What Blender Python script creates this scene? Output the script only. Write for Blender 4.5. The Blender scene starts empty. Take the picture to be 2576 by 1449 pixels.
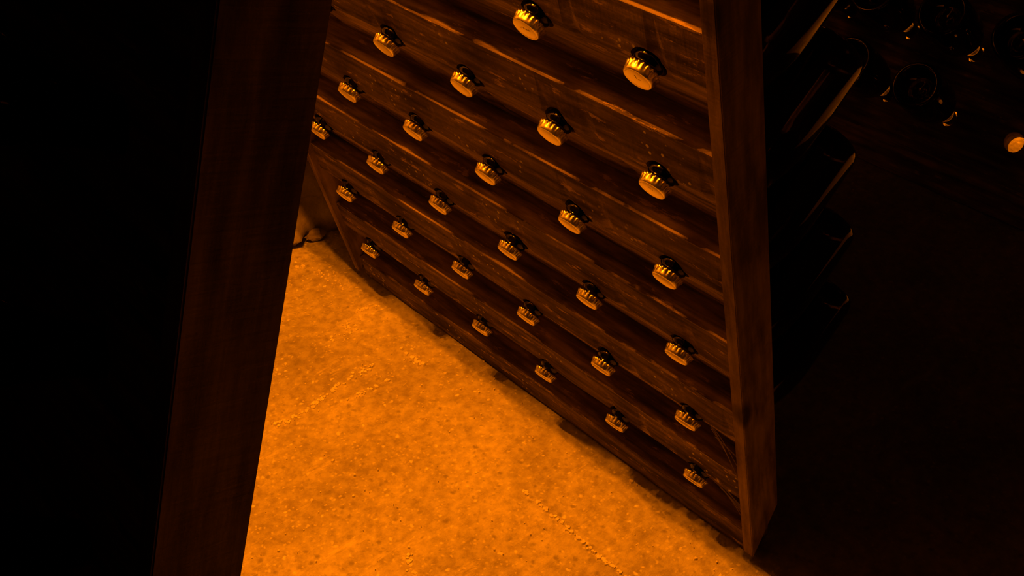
import bpy, bmesh, math, random
from mathutils import Matrix, Vector, Quaternion, noise

# ------------------------------------------------------------------ camera, world, exposure
scene = bpy.context.scene
C = scene.collection
scene.view_settings.view_transform = 'Standard'
scene.view_settings.look = 'None'
scene.view_settings.exposure = 0.0
scene.view_settings.gamma = 1.0
scene.view_settings.use_curve_mapping = False

F_PX = 2794.9
cam_d = bpy.data.cameras.new('camera'); cam = bpy.data.objects.new('camera', cam_d); C.objects.link(cam)
cam_d.sensor_fit = 'HORIZONTAL'; cam_d.sensor_width = 36.0; cam_d.lens = 36.0 * F_PX / 2576.0
cam_d.clip_start = 0.02; cam_d.clip_end = 50
_r = Vector((0.7319988, -0.6810854, 0.0173327)); _d = Vector((-0.3965538, -0.4466087, -0.8020510)); _f = Vector((0.5540061, 0.5802270, -0.5970041))
cam.matrix_world = Matrix(((_r.x, -_d.x, -_f.x, -0.474327), (_r.y, -_d.y, -_f.y, -0.919761), (_r.z, -_d.z, -_f.z, 1.178594), (0, 0, 0, 1)))
scene.camera = cam

world = bpy.data.worlds.new('cellar_dark'); scene.world = world; world.use_nodes = True
world.node_tree.nodes['Background'].inputs[0].default_value = (1.0, 0.2, 0.0, 1)
world.node_tree.nodes['Background'].inputs[1].default_value = 0.004

AMBER = (1.0, 0.205, 0.0015)
LED_A = 34.0      # three cut-off LEDs near the right leaf side
LED_B = 22.0      # three LEDs that graze the right leaf

random.seed(7)
# ------------------------------------------------------------------ helpers
def tag(o, label=None, cat=None, group=None, kind=None):
    if label: o['label'] = label
    if cat: o['category'] = cat
    if group: o['group'] = group
    if kind: o['kind'] = kind
    return o
def obj(name, me, mat=None, parent=None, M=None):
    o = bpy.data.objects.new(name, me); C.objects.link(o)
    if mat is not None and me is not None and not me.materials: me.materials.append(mat)
    if parent: o.parent = parent
    if M is not None: o.matrix_basis = M
    return o
def empty(name, loc=(0, 0, 0)):
    o = bpy.data.objects.new(name, None); C.objects.link(o); o.location = loc; o.empty_display_size = 0.05; return o
def mesh_bm(name, bm, smooth=False):
    bmesh.ops.recalc_face_normals(bm, faces=bm.faces)
    me = bpy.data.meshes.new(name); bm.to_mesh(me); bm.free()
    if smooth: me.polygons.foreach_set('use_smooth', [True] * len(me.polygons))
    return me
def box(bm, lo, hi):
    v = [bm.verts.new((x, y, z)) for x in (lo[0], hi[0]) for y in (lo[1], hi[1]) for z in (lo[2], hi[2])]
    for f in ((0, 1, 3, 2), (4, 6, 7, 5), (0, 4, 5, 1), (2, 3, 7, 6), (0, 2, 6, 4), (1, 5, 7, 3)): bm.faces.new([v[i] for i in f])
    return v
def prism(bm, poly, x0, x1):
    """polygon of (y,z) extruded along x"""
    a = [bm.verts.new((x0, p[0], p[1])) for p in poly]; b = [bm.verts.new((x1, p[0], p[1])) for p in poly]
    n = len(poly)
    bm.faces.new(a); bm.faces.new(b[::-1])
    for i in range(n): bm.faces.new((a[i], b[i], b[(i + 1) % n], a[(i + 1) % n]))
def lathe(bm, prof, seg, mod=None):
    """prof: (r, z); revolved about z; mod(r,i,theta)->r"""
    rings = []
    for i, (r, z) in enumerate(prof):
        if r < 1e-6: rings.append([bm.verts.new((0, 0, z))]); continue
        ring = []
        for k in range(seg):
            t = 2 * math.pi * k / seg; rr = mod(r, i, t) if mod else r
            ring.append(bm.verts.new((rr * math.cos(t), rr * math.sin(t), z)))
        rings.append(ring)
    for a, b in zip(rings, rings[1:]):
        if len(a) == 1 and len(b) == 1: continue
        for k in range(seg):
            k2 = (k + 1) % seg
            if len(a) == 1: bm.faces.new((a[0], b[k], b[k2]))
            elif len(b) == 1: bm.faces.new((a[k], a[k2], b[0]))
            else: bm.faces.new((a[k], a[k2], b[k2], b[k]))

# ------------------------------------------------------------------ materials
def new_mat(name):
    m = bpy.data.materials.new(name); m.use_nodes = True
    nt = m.node_tree; return m, nt, nt.nodes['Principled BSDF']
def N(nt, t, **kw):
    n = nt.nodes.new(t)
    for k, v in kw.items():
        if k in n.inputs: n.inputs[k].default_value = v
        else: setattr(n, k, v)
    return n
def ramp(nt, stops):
    r = nt.nodes.new('ShaderNodeValToRGB'); e = r.color_ramp.elements
    while len(e) < len(stops): e.new(0.5)
    for x, (p, c) in zip(e, stops): x.position = p; x.color = (c[0], c[1], c[2], 1)
    return r
def mixc(nt, blend, fac, a, b):
    n = nt.nodes.new('ShaderNodeMix'); n.data_type = 'RGBA'; n.blend_type = blend
    for sock, v in ((n.inputs[0], fac), (n.inputs[6], a), (n.inputs[7], b)):
        if hasattr(v, 'is_linked') or hasattr(v, 'links'): nt.links.new(v, sock)
        elif isinstance(v, (int, float)): sock.default_value = v
        else: sock.default_value = (v[0], v[1], v[2], 1)
    return n.outputs[2]

def wood_mat(name, dark, light, specks=True, chips=0.5, knots=False, skin=False):
    m, nt, bs = new_mat(name); L = nt.links.new
    tc = N(nt, 'ShaderNodeTexCoord'); oi = N(nt, 'ShaderNodeObjectInfo')
    off = N(nt, 'ShaderNodeVectorMath', operation='SCALE'); off.inputs[0].default_value = (37.0, 11.0, 23.0); L(oi.outputs['Random'], off.inputs['Scale'])
    add = N(nt, 'ShaderNodeVectorMath', operation='ADD'); L(tc.outputs['Object'], add.inputs[0]); L(off.outputs[0], add.inputs[1])
    mp = N(nt, 'ShaderNodeMapping'); mp.inputs['Scale'].default_value = (14.0, 1.0, 14.0) if knots else (1.0, 14.0, 14.0); L(add.outputs[0], mp.inputs['Vector'])
    grain = N(nt, 'ShaderNodeTexNoise', Scale=6.0, Detail=8.0, Roughness=0.62); L(mp.outputs[0], grain.inputs['Vector'])
    mp2 = N(nt, 'ShaderNodeMapping'); mp2.inputs['Scale'].default_value = (9.0, 2.2, 9.0) if knots else (2.2, 9.0, 9.0); L(add.outputs[0], mp2.inputs['Vector'])
    blot = N(nt, 'ShaderNodeTexNoise', Scale=5.0, Detail=6.0, Roughness=0.6); L(mp2.outputs[0], blot.inputs['Vector'])
    r1 = ramp(nt, [(0.34, dark), (0.66, light)]); L(grain.outputs['Fac'], r1.inputs[0])
    r2 = ramp(nt, [(0.36, (0.42, 0.38, 0.34)), (0.62, (1.05, 1.05, 1.05))]); L(blot.outputs['Fac'], r2.inputs[0])
    col = mixc(nt, 'MULTIPLY', 1.0, r1.outputs[0], r2.outputs[0])
    W = None
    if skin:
        # the exposed nose of each plank is darker and spotted, with a ragged edge
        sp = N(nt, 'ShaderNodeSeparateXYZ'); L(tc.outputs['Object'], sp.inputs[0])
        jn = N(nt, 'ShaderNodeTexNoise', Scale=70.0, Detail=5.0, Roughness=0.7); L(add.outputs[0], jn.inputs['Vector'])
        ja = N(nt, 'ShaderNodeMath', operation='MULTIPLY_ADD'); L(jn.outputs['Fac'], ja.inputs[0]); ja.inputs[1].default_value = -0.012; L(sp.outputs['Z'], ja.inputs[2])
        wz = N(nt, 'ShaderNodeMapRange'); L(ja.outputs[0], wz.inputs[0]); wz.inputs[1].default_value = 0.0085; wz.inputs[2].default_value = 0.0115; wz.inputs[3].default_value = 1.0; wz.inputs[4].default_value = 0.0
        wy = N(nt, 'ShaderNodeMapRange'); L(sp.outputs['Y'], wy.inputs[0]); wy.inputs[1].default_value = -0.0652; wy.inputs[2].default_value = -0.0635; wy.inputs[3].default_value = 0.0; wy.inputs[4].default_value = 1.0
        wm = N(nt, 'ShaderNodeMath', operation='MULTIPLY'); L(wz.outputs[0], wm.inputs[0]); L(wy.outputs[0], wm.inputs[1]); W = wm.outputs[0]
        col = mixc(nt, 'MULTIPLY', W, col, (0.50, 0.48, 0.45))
    if chips:
        # worn patches where the grey skin has flaked and pale wood shows
        ch = N(nt, 'ShaderNodeTexNoise', Scale=9.0, Detail=7.0, Roughness=0.7); L(mp2.outputs[0], ch.inputs['Vector'])
        r3 = ramp(nt, [(0.60, (0, 0, 0)), (0.64, (chips, chips, chips))]); L(ch.outputs['Fac'], r3.inputs[0])
        col = mixc(nt, 'MIX', r3.outputs[0], col, (light[0] * 1.5, light[1] * 1.45, light[2] * 1.35))
    if specks:
        vo = N(nt, 'ShaderNodeTexVoronoi', Scale=95.0, Randomness=1.0); L(add.outputs[0], vo.inputs['Vector'])
        msk = N(nt, 'ShaderNodeTexNoise', Scale=7.0, Detail=2.0); L(add.outputs[0], msk.inputs['Vector'])
        r4 = ramp(nt, [(0.16, (1, 1, 1)), (0.22, (0, 0, 0))]); L(vo.outputs['Distance'], r4.inputs[0])
        r5 = ramp(nt, [(0.58, (0, 0, 0)), (0.62, (1, 1, 1))]); L(msk.outputs['Fac'], r5.inputs[0])
        mm = mixc(nt, 'MULTIPLY', 1.0, r4.outputs[0], r5.outputs[0])
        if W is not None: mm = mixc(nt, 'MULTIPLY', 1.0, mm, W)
        col = mixc(nt, 'MIX', mm, col, (0.5, 0.47, 0.40))
    if knots:
        mk = N(nt, 'ShaderNodeMapping'); mk.inputs['Scale'].default_value = (7.0, 7.0, 14.0); L(add.outputs[0], mk.inputs['Vector'])
        kv = N(nt, 'ShaderNodeTexVoronoi', Scale=1.0); L(mk.outputs[0], kv.inputs['Vector'])
        kr = ramp(nt, [(0.10, (0.25, 0.22, 0.18)), (0.20, (1, 1, 1))]); L(kv.outputs['Distance'], kr.inputs[0])
        col = mixc(nt, 'MULTIPLY', 1.0, col, kr.outputs[0])
    L(col, bs.inputs['Base Color'])
    bs.inputs['Roughness'].default_value = 0.8; bs.inputs['Specular IOR Level'].default_value = 0.25
    saw = N(nt, 'ShaderNodeTexNoise', Scale=3.0, Detail=4.0); mp3 = N(nt, 'ShaderNodeMapping'); mp3.inputs['Scale'].default_value = (6, 90, 6) if knots else (90, 6, 6); L(add.outputs[0], mp3.inputs['Vector']); L(mp3.outputs[0], saw.inputs['Vector'])
    b1 = N(nt, 'ShaderNodeBump', Strength=0.5, Distance=0.0025); L(grain.outputs['Fac'], b1.inputs['Height'])
    b2 = N(nt, 'ShaderNodeBump', Strength=0.35, Distance=0.0015); L(saw.outputs['Fac'], b2.inputs['Height']); L(b1.outputs[0], b2.inputs['Normal'])
    L(b2.outputs[0], bs.inputs['Normal'])
    return m

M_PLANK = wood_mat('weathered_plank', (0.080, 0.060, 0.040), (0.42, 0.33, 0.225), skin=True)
M_POST = wood_mat('planed_post', (0.165, 0.126, 0.08), (0.31, 0.24, 0.155), specks=False, chips=0.0, knots=True)

def floor_mat():
    m, nt, bs = new_mat('chalky_concrete'); L = nt.links.new
    tc = N(nt, 'ShaderNodeTexCoord'); P = tc.outputs['Object']
    n1 = N(nt, 'ShaderNodeTexNoise', Scale=5.0, Detail=9.0, Roughness=0.6); L(P, n1.inputs['Vector'])
    n2 = N(nt, 'ShaderNodeTexNoise', Scale=60.0, Detail=6.0, Roughness=0.65); L(P, n2.inputs['Vector'])
    r1 = ramp(nt, [(0.33, (0.33, 0.315, 0.28)), (0.66, (0.55, 0.53, 0.48))]); L(n1.outputs['Fac'], r1.inputs[0])
    r2 = ramp(nt, [(0.34, (0.70, 0.69, 0.66)), (0.64, (1.12, 1.12, 1.10))]); L(n2.outputs['Fac'], r2.inputs[0])
    col = mixc(nt, 'MULTIPLY', 1.0, r1.outputs[0], r2.outputs[0])
    wn = N(nt, 'ShaderNodeTexNoise', Scale=130.0, Detail=3.0); L(P, wn.inputs['Vector'])
    wsub = N(nt, 'ShaderNodeVectorMath', operation='MULTIPLY_ADD'); L(wn.outputs['Color'], wsub.inputs[0]); wsub.inputs[1].default_value = (0.009, 0.009, 0.0); L(P, wsub.inputs[2])
    WP = wsub.outputs[0]
    def spots(scale, loc, r0, r1, s0):
        mp = N(nt, 'ShaderNodeMapping'); mp.inputs['Location'].default_value = loc; L(WP, mp.inputs['Vector'])
        v = N(nt, 'ShaderNodeTexVoronoi', Scale=scale); L(mp.outputs[0], v.inputs['Vector'])
        a = ramp(nt, [(r0, (1, 1, 1)), (r1, (0, 0, 0))]); L(v.outputs['Distance'], a.inputs[0])
        b = ramp(nt, [(s0, (0, 0, 0)), (s0 + 0.05, (1, 1, 1))]); L(v.outputs['Color'], b.inputs[0])
        return mixc(nt, 'MULTIPLY', 1.0, a.outputs[0], b.outputs[0])
    # dark pores and stains, pale aggregate grains
    for (sc, loc, r0, r1, s0, cc, k) in ((60, (0, 0, 0), 0.10, 0.30, 0.60, (0.22, 0.21, 0.19), 0.75), (110, (1.7, 4.1, 0), 0.10, 0.34, 0.45, (0.27, 0.26, 0.23), 0.6),
                                         (75, (3.1, 7.7, 0), 0.06, 0.26, 0.60, (0.80, 0.78, 0.71), 0.9), (150, (6.3, 2.2, 0), 0.10, 0.36, 0.50, (0.72, 0.70, 0.63), 0.6)):
        g = spots(sc, loc, r0, r1, s0); g = mixc(nt, 'MULTIPLY', 1.0, g, (k, k, k))
        col = mixc(nt, 'MIX', g, col, cc)
    # pale worn patches / trowel marks
    mp4 = N(nt, 'ShaderNodeMapping'); mp4.inputs['Rotation'].default_value = (0, 0, math.radians(68)); mp4.inputs['Scale'].default_value = (2.0, 9.0, 1.0); L(P, mp4.inputs['Vector'])
    n3 = N(nt, 'ShaderNodeTexNoise', Scale=3.2, Detail=8.0, Roughness=0.72); L(mp4.outputs[0], n3.inputs['Vector'])
    r3 = ramp(nt, [(0.58, (0, 0, 0)), (0.68, (0.55, 0.55, 0.55))]); L(n3.outputs['Fac'], r3.inputs[0])
    col = mixc(nt, 'MIX', r3.outputs[0], col, (0.74, 0.71, 0.64))
    L(col, bs.inputs['Base Color']); bs.inputs['Roughness'].default_value = 0.9; bs.inputs['Specular IOR Level'].default_value = 0.2
    b1 = N(nt, 'ShaderNodeBump', Strength=0.6, Distance=0.006); L(n2.outputs['Fac'], b1.inputs['Height'])
    b2 = N(nt, 'ShaderNodeBump', Strength=0.6, Distance=0.01); L(n3.outputs['Fac'], b2.inputs['Height']); L(b1.outputs[0], b2.inputs['Normal'])
    L(b2.outputs[0], bs.inputs['Normal'])
    return m
M_FLOOR = floor_mat()

def chalk_mat():
    m, nt, bs = new_mat('rough_chalk'); L = nt.links.new
    tc = N(nt, 'ShaderNodeTexCoord')
    n1 = N(nt, 'ShaderNodeTexNoise', Scale=14.0, Detail=9.0, Roughness=0.65); L(tc.outputs['Object'], n1.inputs['Vector'])
    r1 = ramp(nt, [(0.3, (0.16, 0.14, 0.11)), (0.7, (0.42, 0.39, 0.33))]); L(n1.outputs['Fac'], r1.inputs[0])
    L(r1.outputs[0], bs.inputs['Base Color']); bs.inputs['Roughness'].default_value = 0.95
    b1 = N(nt, 'ShaderNodeBump', Strength=0.8, Distance=0.01); L(n1.outputs['Fac'], b1.inputs['Height']); L(b1.outputs[0], bs.inputs['Normal'])
    return m
M_CHALK = chalk_mat()

def metal(name, col, rough):
    m, nt, bs = new_mat(name); L = nt.links.new
    tc = N(nt, 'ShaderNodeTexCoord'); n1 = N(nt, 'ShaderNodeTexNoise', Scale=60.0, Detail=2.0); L(tc.outputs['Object'], n1.inputs['Vector'])
    r1 = ramp(nt, [(0.3, (rough * 0.97,) * 3), (0.7, (rough * 1.03,) * 3)]); L(n1.outputs['Fac'], r1.inputs[0]); L(r1.outputs[0], bs.inputs['Roughness'])
    bs.inputs['Base Color'].default_value = (*col, 1); bs.inputs['Metallic'].default_value = 1.0
    return m
M_CAP = metal('crown_cap_steel', (0.97, 0.94, 0.88), 0.29)
M_HOOD = metal('blackened_sheet', (0.03, 0.03, 0.03), 0.7); M_HOOD.node_tree.nodes['Principled BSDF'].inputs['Metallic'].default_value = 0.2

m, nt, bs = new_mat('dark_bottle_glass'); M_GLASS = m
tc = N(nt, 'ShaderNodeTexCoord'); nn = N(nt, 'ShaderNodeTexNoise', Scale=40.0, Detail=3.0); nt.links.new(tc.outputs['Object'], nn.inputs['Vector'])
rr = ramp(nt, [(0.35, (0.04, 0.04, 0.04)), (0.75, (0.08, 0.08, 0.08))]); nt.links.new(nn.outputs['Fac'], rr.inputs[0]); nt.links.new(rr.outputs[0], bs.inputs['Roughness'])
bs.inputs['Base Color'].default_value = (0.035, 0.027, 0.007, 1); bs.inputs['IOR'].default_value = 1.52
bs.inputs['Transmission Weight'].default_value = 1.0; bs.inputs['Specular IOR Level'].default_value = 0.85

m, nt, bs = new_mat('stamped_ink'); M_INK = m
bs.inputs['Base Color'].default_value = (0.10, 0.07, 0.05, 1); bs.inputs['Roughness'].default_value = 0.7
m, nt, bs = new_mat('spider_silk'); M_WEB = m
bs.inputs['Base Color'].default_value = (0.55, 0.52, 0.46, 1); bs.inputs['Roughness'].default_value = 0.9
m, nt, bs = new_mat('led_bead'); M_LED = m
bs.inputs['Base Color'].default_value = (0.9, 0.6, 0.1, 1); bs.inputs['Emission Color'].default_value = (*AMBER, 1); bs.inputs['Emission Strength'].default_value = 20.0

# ------------------------------------------------------------------ structure: floor and back wall
def grid_mesh(name, x0, x1, nx, y0, y1, ny, fn):
    vs = []; fs = []
    for j in range(ny + 1):
        for i in range(nx + 1):
            vs.append(fn(x0 + (x1 - x0) * i / nx, y0 + (y1 - y0) * j / ny))
    for j in range(ny):
        for i in range(nx):
            a = j * (nx + 1) + i; fs.append((a, a + 1, a + nx + 2, a + nx + 1))
    me = bpy.data.meshes.new(name); me.from_pydata(vs, [], fs); me.polygons.foreach_set('use_smooth', [True] * len(fs)); return me
def floor_fn(x, y):
    h = 0.0025 * noise.fractal(Vector((x * 9, y * 9, 0.3)), 1.0, 2.0, 4) - 0.0025
    return (x, y, min(0.0, h))
tag(obj('floor', grid_mesh('floor', -2.2, 4.2, 320, -2.4, 0.85, 170, floor_fn), M_FLOOR), kind='structure', label='uneven chalky concrete cellar floor lit amber between the leaves', cat='floor')
def wall_fn(x, z):
    p = Vector((x * 3.1, z * 3.1, 5.0))
    d = 0.05 * noise.fractal(p, 1.0, 2.0, 5) + 0.03 * noise.noise(Vector((x * 8, z * 11, 2))) + 0.022 * noise.fractal(Vector((x * 19, z * 23, 8)), 1.0, 2.0, 3)
    # rubble foot: the base swells towards the room, with an undercut above it
    foot = 0.06 * math.exp(-((z - 0.02) / 0.07) ** 2) - 0.045 * math.exp(-((z - 0.16) / 0.05) ** 2)
    return (x, 0.66 - foot - d, z)
tag(obj('wall_back', grid_mesh('wall_back', -1.6, 3.4, 420, -0.02, 2.4, 200, wall_fn), M_CHALK), kind='structure', label='rough dark chalk cellar wall beyond the rack ends', cat='wall')

# ------------------------------------------------------------------ rack geometry (leaf frame: x along the row, y down the leaf, z outwards)
U = 0.14; TH = math.radians(16.5); c_, s_ = math.cos(TH), math.sin(TH)
ROWP = 0.949446
X0 = U * (s_ * 8.4 - c_ * 0.05); Z0 = U * c_ * 2.72
M_RIGHT = Matrix(((0, s_, c_, X0), (-1, 0, 0, 0), (0, -c_, s_, Z0), (0, 0, 0, 1)))
M_LEFT = Matrix.Rotation(math.pi, 4, 'Z') @ M_RIGHT
AX = Vector((0.045, 0.305, -0.95)).normalized()       # bottle axis towards the crown cap
HOLE_R = 0.135
ROWS = range(-4, 6)

def plank_mesh(seed):
    rnd = random.Random(seed)
    prof = [(-0.47, 0.10), (-0.10, 0.10), (0.10, 0.192), (0.32, 0.30), (0.472, 0.36), (0.472, 0.43), (-0.47, 0.43)]
    n = 72; xs = [-3.03 + 6.06 * i / n for i in range(n + 1)]
    bm = bmesh.new(); rings = []
    for i, x in enumerate(xs):
        ring = []
        for k, (y, z) in enumerate(prof):
            a = (0.0035, 0.009, 0.004, 0.008)[k] if k < 4 else 0.003
            dy = a * noise.fractal(Vector((x * 1.7, k * 9.1, seed * 3.3)), 1.0, 2.0, 4)
            dz = a * 0.7 * noise.fractal(Vector((x * 2.1, k * 5.7, seed * 7.9 + 4)), 1.0, 2.0, 4)
            if k in (1, 3) and noise.noise(Vector((x * 4.0, k * 3.0, seed * 1.7))) > 0.42: dz += 0.02; dy -= 0.012 if k == 3 else 0
            ring.append(bm.verts.new((x * U, (y + dy) * U, (z + dz) * U)))
        rings.append(ring)
    m_ = len(prof)
    for a, b in zip(rings, rings[1:]):
        for k in range(m_): bm.faces.new((a[k], a[(k + 1) % m_], b[(k + 1) % m_], b[k]))
    bm.faces.new(rings[0][::-1]); bm.faces.new(rings[-1])
    me = mesh_bm('plank', bm)
    o = bpy.data.objects.new('tmp_plank', me); C.objects.link(o)
    bm = bmesh.new()
    q = AX.to_track_quat('Z', 'Y').to_matrix().to_4x4()
    for i in range(6):
        mt = Matrix.Translation(Vector(((i - 2.5) * U, 0, 0))) @ q
        bmesh.ops.create_cone(bm, cap_ends=True, segments=28, radius1=HOLE_R * U * 1.0, radius2=HOLE_R * U, depth=0.30, matrix=mt)
    cu = bpy.data.objects.new('tmp_cut', mesh_bm('cut', bm)); C.objects.link(cu)
    md = o.modifiers.new('b', 'BOOLEAN'); md.operation = 'DIFFERENCE'; md.object = cu; md.solver = 'EXACT'; md.use_self = True
    dg = bpy.context.evaluated_depsgraph_get()
    res = bpy.data.meshes.new_from_object(o.evaluated_get(dg)); res.name = 'plank'
    bpy.data.objects.remove(o); bpy.data.objects.remove(cu)
    res.materials.clear(); res.materials.append(M_PLANK)
    return res
PLANKS = [plank_mesh(s) for s in (1, 2, 3)]

def post_mesh(depth=0.43):
    bm = bmesh.new()
    poly = [(-8.1, 0.035), (2.615, 0.035), (2.615, 0.05), (2.14, depth), (-8.1, depth)]
    prism(bm, [(p[0] * U, p[1] * U) for p in poly], 3.035 * U, 3.15 * U)
    bmesh.ops.recalc_face_normals(bm, faces=bm.faces)
    bmesh.ops.bevel(bm, geom=list(bm.edges), offset=0.0016, segments=2, affect='EDGES', clamp_overlap=True)
    me = mesh_bm('post', bm); me.materials.append(M_POST); return me
POST = post_mesh(); POST_DEEP = post_mesh(0.458)
def rail_mesh():
    bm = bmesh.new(); prism(bm, [(p[0] * U, p[1] * U) for p in ((2.38, 0.10), (2.735, 0.10), (2.83, 0.43), (2.38, 0.43))], -3.03 * U, 3.03 * U)
    bmesh.ops.recalc_face_normals(bm, faces=bm.faces)
    bmesh.ops.bevel(bm, geom=[e for e in bm.edges], offset=0.0015, segments=1, affect='EDGES')
    me = mesh_bm('bottom_rail', bm); me.materials.append(M_PLANK); return me
RAIL = rail_mesh()
def hinge_mesh():
    bm = bmesh.new()
    for sx in (-1, 1):
        vs = box(bm, (0, -0.002, -0.012), (0.075, 0.002, 0.012))
        bmesh.ops.transform(bm, verts=vs, matrix=Matrix.Rotation(math.radians(90 + sx * (90 - 16.5 - 0) if sx > 0 else 90 - 73.5), 4, 'Y') if False else Matrix.Rotation(math.radians(90 - sx * 16.5), 4, 'Y'))
    bmesh.ops.create_cone(bm, cap_ends=True, segments=16, radius1=0.009, radius2=0.009, depth=0.008, matrix=Matrix.Rotation(math.pi / 2, 4, 'X'))
    me = mesh_bm('hinge', bm); me.materials.append(M_HOOD); return me
HINGE = hinge_mesh()

# the left leaf of the front rack stands a little nearer and further out than its partner
M_LEFT_F = Matrix.Translation(Vector((-0.36 * U / c_, -0.52 * U, 0))) @ M_LEFT
def make_rack(xc, label, left):
    r = empty('riddling_rack', (xc, 0, 0)); tag(r, label, 'rack', 'riddling racks standing side by side')
    for li, ML in enumerate((M_RIGHT, left)):
        for sx in (1, -1):
            flip = Matrix.Identity(4) if sx > 0 else Matrix.Translation(Vector((-6.185 * U, 0, 0)))
            obj('post', POST_DEEP if ML is M_LEFT_F else POST, None, r, ML @ flip)
        for j in ROWS:
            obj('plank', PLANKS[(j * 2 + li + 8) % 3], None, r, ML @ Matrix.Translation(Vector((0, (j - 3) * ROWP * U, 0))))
        obj('bottom_rail', RAIL, None, r, ML)
    for sy in (-1, 1): obj('hinge', HINGE, None, r, Matrix.Translation(Vector((0, sy * (3.15 * U + 0.003), 1.442))))
    return r
FRONT_RACK = make_rack(0.0, 'weathered wooden riddling rack in front, leaves open over the lit floor', M_LEFT_F)
XR2 = 1.98
make_rack(XR2, 'dark wooden riddling rack standing at the far right', M_LEFT)

# ------------------------------------------------------------------ bottles
def glass_mesh():
    prof = [(0.0, -0.0035), (0.0128, -0.0035), (0.0135, -0.006), (0.0135, -0.0095), (0.0128, -0.0125), (0.0130, -0.0145), (0.0152, -0.0165), (0.0158, -0.0185), (0.0158, -0.0225),
            (0.0150, -0.0250), (0.0138, -0.0275), (0.0137, -0.034), (0.0143, -0.055), (0.0160, -0.080), (0.0200, -0.105), (0.0262, -0.128), (0.0335, -0.150), (0.0395, -0.170), (0.0430, -0.190), (0.0442, -0.210),
            (0.0445, -0.240), (0.0445, -0.304), (0.0438, -0.311), (0.0415, -0.3165), (0.0385, -0.318), (0.0345, -0.3165), (0.0310, -0.310), (0.0240, -0.299), (0.0140, -0.2905), (0.0, -0.288)]
    bm = bmesh.new(); lathe(bm, prof, 48); return mesh_bm('glass', bm, True)
def cap_mesh():
    prof = [(0.0, -0.0009), (0.0118, -0.0009), (0.0130, -0.0006), (0.0137, 0.0), (0.0146, -0.0003), (0.0153, -0.0012), (0.0158, -0.0032), (0.0161, -0.0056), (0.0165, -0.0078), (0.0171, -0.0098), (0.0165, -0.0100), (0.0155, -0.0060), (0.0140, -0.0022)]
    amp = [0, 0, 0, 0, 0, 0, 0.00006, 0.0003, 0.00065, 0.0010, 0.0010, 0.0005, 0]
    bm = bmesh.new(); lathe(bm, prof, 126, lambda r, i, t: r + amp[i] * math.cos(21 * t)); return mesh_bm('crown_cap', bm, True)
GLASS = glass_mesh(); GLASS.materials.append(M_GLASS)
CAP = cap_mesh(); CAP.materials.append(M_CAP)

COLW = {6: 'nearest column', 5: 'second column back', 4: 'third column back', 3: 'fourth column back', 2: 'fifth column back', 1: 'farthest column'}
ROWW = {5: 'lowest row', 4: 'second row up', 3: 'third row up', 2: 'fourth row up', 1: 'fifth row up', 0: 'sixth row up', -1: 'seventh row up', -2: 'eighth row up', -3: 'ninth row up', -4: 'top row'}
CAPS = {}
def bottle(xc, ML, lx, j, label, group, rnd):
    ax = (AX + Vector((rnd.uniform(-1, 1), rnd.uniform(-1, 1), 0)) * 0.012).normalized()
    q = ax.to_track_quat('Z', 'Y') @ Quaternion((0, 0, 1), rnd.uniform(0, 6.28))
    # pivot about the hole so that the neck stays in it
    piv = Vector((lx, (j - 3) * ROWP, 0)) * U - AX * 0.04
    pos = piv + ax * (0.04 + rnd.uniform(-0.0015, 0.0015))
    M = Matrix.Translation(Vector((xc, 0, 0))) @ ML @ Matrix.Translation(pos) @ q.to_matrix().to_4x4()
    o = empty('champagne_bottle'); o.matrix_basis = M; tag(o, label, 'bottle', group)
    obj('glass', GLASS, None, o); cap = obj('crown_cap', CAP, None, o)
    return o, cap
rnd = random.Random(21)
for j in range(0, 6):
    for col in range(1, 7):
        o, cap = bottle(0, M_RIGHT, col - 3.5, j, f'crown-capped bottle neck in the lit right leaf, {ROWW[j]}, {COLW[col]}', 'bottles in the right leaf of the front rack', rnd)
        CAPS[(col, j)] = (o, cap)
for j in range(-3, 6):
    for col in range(1, 7):
        bottle(0, M_LEFT_F, 3.5 - col, j, f'dark bottle outside the shadowed left leaf, {ROWW[j]}, {COLW[col]}', 'bottles in the left leaf of the front rack', rnd)
for j in range(0, 6):
    for col in range(1, 7):
        if (col, j) == (5, 5): continue            # the empty hole that lets the amber floor through
        bottle(XR2, M_LEFT, 3.5 - col, j, f'dark bottle base in the far right rack, {ROWW[j]}, {COLW[col]}', 'bottles in the far right rack', rnd)

# ------------------------------------------------------------------ lamps: an LED strip on each rack, in an added shield that blocks spill
def make_lamp(xc, label, xl):
    r = empty('shielded_led_lamp', (xc, 0, 1.3596)); tag(r, label, 'lamp', 'hooded lamps on the racks')
    bm = bmesh.new()
    for x in (xl, 0.0745): box(bm, (x - 0.001, -0.40, -0.010), (x + 0.001, 0.33, 0.185))
    box(bm, (xl - 0.001, -0.40, 0.185), (0.0755, 0.33, 0.188))
    obj('added_spill_shield', mesh_bm('added_spill_shield', bm), M_HOOD, r)  # added out of view to keep LED light from spilling sideways
    for (x, P, rad, ys) in ((0.0014, LED_A, 0.0008, (-0.08, 0.04, 0.16)), (-0.040, LED_B, 0.006, (0.05, 0.13, 0.21))):
        for y in ys:
            bm = bmesh.new(); box(bm, (x - 0.005, y - 0.006, 0.178), (x + 0.005, y + 0.006, 0.185)); obj('led', mesh_bm('led', bm), M_LED, r)
            ld = bpy.data.lights.new('led_light', 'POINT'); ld.energy = P; ld.color = AMBER; ld.shadow_soft_size = rad
            lo = bpy.data.objects.new('led_light', ld); C.objects.link(lo); lo.parent = r; lo.location = (x, y, 0.17)
    return r
make_lamp(0.0, 'amber LED lamp under an added light shield along the top of the front rack', -0.127)
make_lamp(XR2, 'amber LED lamp under an added light shield along the top of the far right rack', -0.0745)

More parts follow.
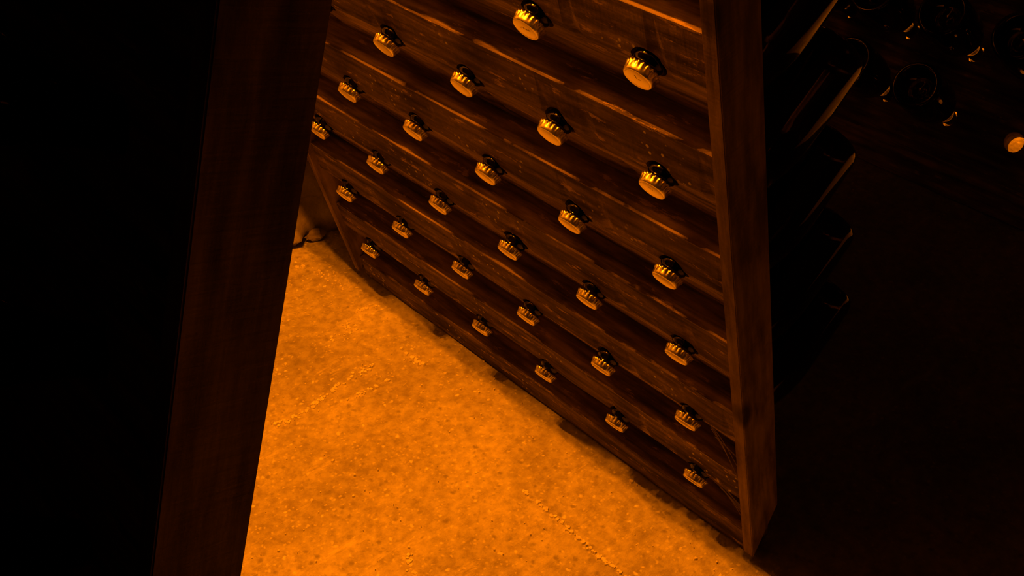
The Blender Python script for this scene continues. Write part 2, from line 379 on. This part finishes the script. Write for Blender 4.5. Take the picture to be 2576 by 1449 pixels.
# ------------------------------------------------------------------ loose lime crumbs and mortar ridges on the floor
def mound(bm, x, y, r, h, rn):
    n = rn.randint(6, 9); ring = []; ph = rn.uniform(0, 6.28)
    top = bm.verts.new((x + rn.uniform(-.2, .2) * r, y + rn.uniform(-.2, .2) * r, h)); mid = []
    for k in range(n):
        t = ph + 2 * math.pi * k / n; q = r * rn.uniform(0.65, 1.25)
        ring.append(bm.verts.new((x + q * math.cos(t), y + q * math.sin(t), -0.004)))
        mid.append(bm.verts.new((x + 0.72 * q * math.cos(t), y + 0.72 * q * math.sin(t), h * rn.uniform(0.5, 0.9))))
    for k in range(n):
        k2 = (k + 1) % n
        bm.faces.new((ring[k], ring[k2], mid[k2], mid[k])); bm.faces.new((mid[k], mid[k2], top))
m, nt, bs = new_mat('lime_mortar'); M_LIME = m
tc = N(nt, 'ShaderNodeTexCoord'); nz = N(nt, 'ShaderNodeTexNoise', Scale=180.0, Detail=4.0); nt.links.new(tc.outputs['Object'], nz.inputs['Vector'])
rz = ramp(nt, [(0.3, (0.48, 0.46, 0.41)), (0.7, (0.78, 0.75, 0.68))]); nt.links.new(nz.outputs['Fac'], rz.inputs[0]); nt.links.new(rz.outputs[0], bs.inputs['Base Color']); bs.inputs['Roughness'].default_value = 0.95
rn = random.Random(5); FLOOR = bpy.data.objects['floor']
bm = bmesh.new()
for pts, w, dens in (([(0.107, 0.214), (0.149, 0.203), (0.194, 0.211), (0.247, 0.22), (0.312, 0.224)], 0.0045, 420), ([(0.23, 0.181), (0.306, 0.18)], 0.003, 260),
                     ([(0.303, -0.14), (0.301, -0.203), (0.298, -0.263), (0.296, -0.302), (0.30, -0.355)], 0.0018, 420), ([(0.118, -0.112), (0.103, -0.128), (0.089, -0.164)], 0.004, 300),
                     ([(0.283, 0.314), (0.33, 0.325), (0.405, 0.358)], 0.010, 300), ([(0.36, 0.20), (0.372, 0.172)], 0.006, 420), ([(0.38, 0.50), (0.40, 0.43)], 0.012, 260)):
    for (a, b) in zip(pts, pts[1:]):
        ln = math.hypot(b[0] - a[0], b[1] - a[1])
        for k in range(int(ln * dens)):
            t = rn.random(); x = a[0] + (b[0] - a[0]) * t + rn.gauss(0, w * 0.7); y = a[1] + (b[1] - a[1]) * t + rn.gauss(0, w * 0.7)
            mound(bm, x, y, rn.uniform(0.0012, 0.0042), rn.uniform(-0.0012, 0.0004), rn)
o = obj('mortar_ridge', mesh_bm('mortar_ridge', bm), M_LIME, FLOOR); tag(o, kind='stuff')
bm = bmesh.new()
for k in range(420):
    x = rn.uniform(-0.3, 0.5); y = rn.uniform(-0.75, 0.56); r = min(0.0045, rn.lognormvariate(-6.75, 0.45))
    mound(bm, x, y, r, rn.uniform(-0.0012, 0.0003) + r * 0.2, rn)
o = obj('lime_crumbs', mesh_bm('lime_crumbs', bm), M_LIME, FLOOR); tag(o, kind='stuff')
for x, y, r in ((0.371, 0.531, 0.006), (0.381, 0.527, 0.005), (0.367, 0.209, 0.005), (0.367, 0.195, 0.006), (0.366, 0.181, 0.005), (0.371, 0.172, 0.005), (0.391, 0.35, 0.005), (0.379, 0.351, 0.004), (0.430, -0.231, 0.0045), (0.135, 0.091, 0.0032), (0.39, -0.383, 0.0035)):
    bm = bmesh.new(); mound(bm, 0, 0, r, r * 0.45, rn); o = obj('pebble', mesh_bm('pebble', bm), M_LIME, FLOOR, Matrix.Translation(Vector((x, y, -0.0005))))

# ------------------------------------------------------------------ stamps on the nearest caps
def stamp(col, j, strokes, rot):
    o, cap = CAPS[(col, j)]
    # bottle-local frame: turn stroke plane so that it reads along the row
    Mw = (M_RIGHT.to_3x3() @ Vector((1, 0, 0))); inv = o.matrix_basis.to_3x3().inverted(); ex = inv @ Mw; ex.z = 0; ex.normalize(); ey = Vector((0, 0, 1)).cross(ex)
    bm = bmesh.new()
    for (x0, y0, x1, y1, w) in strokes:
        p = Vector((x0, y0)); d = Vector((x1, y1)) - p; n = Vector((-d.y, d.x)).normalized() * w
        cs, sn = math.cos(rot), math.sin(rot)
        vs = []
        for q, zz in [(p - n, 0), (p + n, 0), (p + d + n, 0), (p + d - n, 0)]:
            a = (q.x * cs - q.y * sn) * 0.001; b = (q.x * sn + q.y * cs) * 0.001
            vs.append((a, b))
        for zz in (-0.0010, -0.00085): pass
        lo = [bm.verts.new((ex * a + ey * b) + Vector((0, 0, -0.0010))) for a, b in vs]; hi = [bm.verts.new((ex * a + ey * b) + Vector((0, 0, -0.00086))) for a, b in vs]
        bm.faces.new(hi); bm.faces.new(lo[::-1])
        for k in range(4): bm.faces.new((lo[k], lo[(k + 1) % 4], hi[(k + 1) % 4], hi[k]))
    s_o = obj('ink_stamp', mesh_bm('ink_stamp', bm), M_INK, cap); s_o['label'] = 'faint dark printed marks'
E_ = [(-6, 1, -6, -1, .25), (-4, 2.2, -4.6, .6, .2), (-2.6, 1.6, -2.6, -1.4, .3), (-2.6, 1.6, -1.2, 1.6, .25), (-2.6, 0, -1.5, 0, .25), (-0.4, 1.3, 0.2, -1.3, .25), (0.2, -1.3, 0.9, 1.3, .25), (1.6, 1.3, 1.6, -1.3, .3), (1.6, 1.3, 2.6, .6, .25), (1.6, -.1, 2.7, -1.3, .25), (3.4, 1.3, 4.6, 1.3, .25), (4.6, 1.3, 3.4, -1.3, .3), (3.4, -1.3, 4.7, -1.3, .25), (5.3, 1.3, 5.9, 0.1, .25), (6.6, 1.4, 5.4, -1.4, .3)]
stamp(5, 0, E_, 0.0)
stamp(6, 0, [(-1.6, 4.2, -1.0, 0.6, .45), (-1.2, 0.0, -0.9, -1.0, .4), (0.6, -0.6, 0.8, -2.2, .4), (2.2, -0.2, 2.4, -1.8, .4), (-2.0, 4.2, -0.8, 4.2, .25)], 0.0)
stamp(6, 1, [(-3.0, 2.4, -2.2, 1.4, .4), (-1.0, 1.6, -0.8, 0.2, .35), (0.4, 0.8, 1.0, -0.8, .4), (-2.4, 0.2, -1.6, -0.6, .3)], 0.0)

# ------------------------------------------------------------------ cobweb in the lower corner of the right leaf
def web():
    bm = bmesh.new(); r = random.Random(3)
    def strand(p, q, sag, rad, n=7):
        pts = []
        for i in range(n + 1):
            t = i / n; v = p.lerp(q, t); v.y += sag * 4 * t * (1 - t); v.x += r.uniform(-.003, .003); pts.append(v)
        prev = None
        for i, v in enumerate(pts):
            ring = [bm.verts.new(v + Vector((0, rad * math.cos(a), rad * math.sin(a)))) for a in (0, 2.09, 4.19)]
            if prev:
                for k in range(3): bm.faces.new((prev[k], prev[(k + 1) % 3], ring[(k + 1) % 3], ring[k]))
            prev = ring
    # leaf coordinates in units of U: from plank noses to the near post
    for (x0, y0, x1, y1, sg, rad) in ((2.70, 0.83, 3.03, 1.60, -.10, .0045), (2.74, 0.86, 3.03, 1.35, -.06, .0035), (2.72, 0.90, 3.03, 1.75, -.10, .003), (2.76, 1.0, 3.03, 1.2, -.02, .004),
                                  (2.68, 1.78, 3.03, 2.28, -.10, .005), (2.72, 1.80, 3.03, 2.15, -.05, .0045), (2.76, 1.84, 3.03, 2.42, -.10, .0035), (2.70, 1.80, 2.95, 2.0, -.04, .003), (2.75, 1.7, 3.03, 1.95, .02, .003), (2.8, 1.85, 2.95, 2.2, -.02, .003)):
        strand(Vector((x0, y0, 0.095)), Vector((x1, y1, 0.10 + r.uniform(-.03, .08))), sg, rad)
    bmesh.ops.scale(bm, vec=(U, U, U), verts=bm.verts)
    return mesh_bm('cobweb', bm)
o = obj('cobweb', web(), M_WEB, FRONT_RACK, M_RIGHT); o['label'] = 'dusty grey cobweb strands'

# ------------------------------------------------------------------ broken chalk lumps along the foot of the back wall
def lump(r, seed):
    bm = bmesh.new(); bmesh.ops.create_icosphere(bm, subdivisions=2, radius=r)
    for v in bm.verts:
        d = 1 + 0.8 * noise.noise(v.co * (1.7 / r) + Vector((seed * 7.1, 0, 0))); v.co = Vector((v.co.x * d * 1.2, v.co.y * d, v.co.z * d * 0.7))
    lo = min(v.co.z for v in bm.verts)
    for v in bm.verts: v.co.z -= lo + r * 0.12
    return mesh_bm('chalk_lump', bm)
WHERE = ['beside the left post', 'in the middle of the gap', 'behind the far end of the right leaf']
for i, (x, y, r) in enumerate(((0.357, 0.590, 0.013), (0.402, 0.598, 0.011), (0.45, 0.585, 0.015))):
    o = obj('chalk_lump', lump(r, i), M_CHALK, None, Matrix.Translation(Vector((x, y, -0.001)))); tag(o, 'small broken chalk lump at the wall foot, ' + WHERE[i], 'stone', 'chalk lumps at the wall foot')
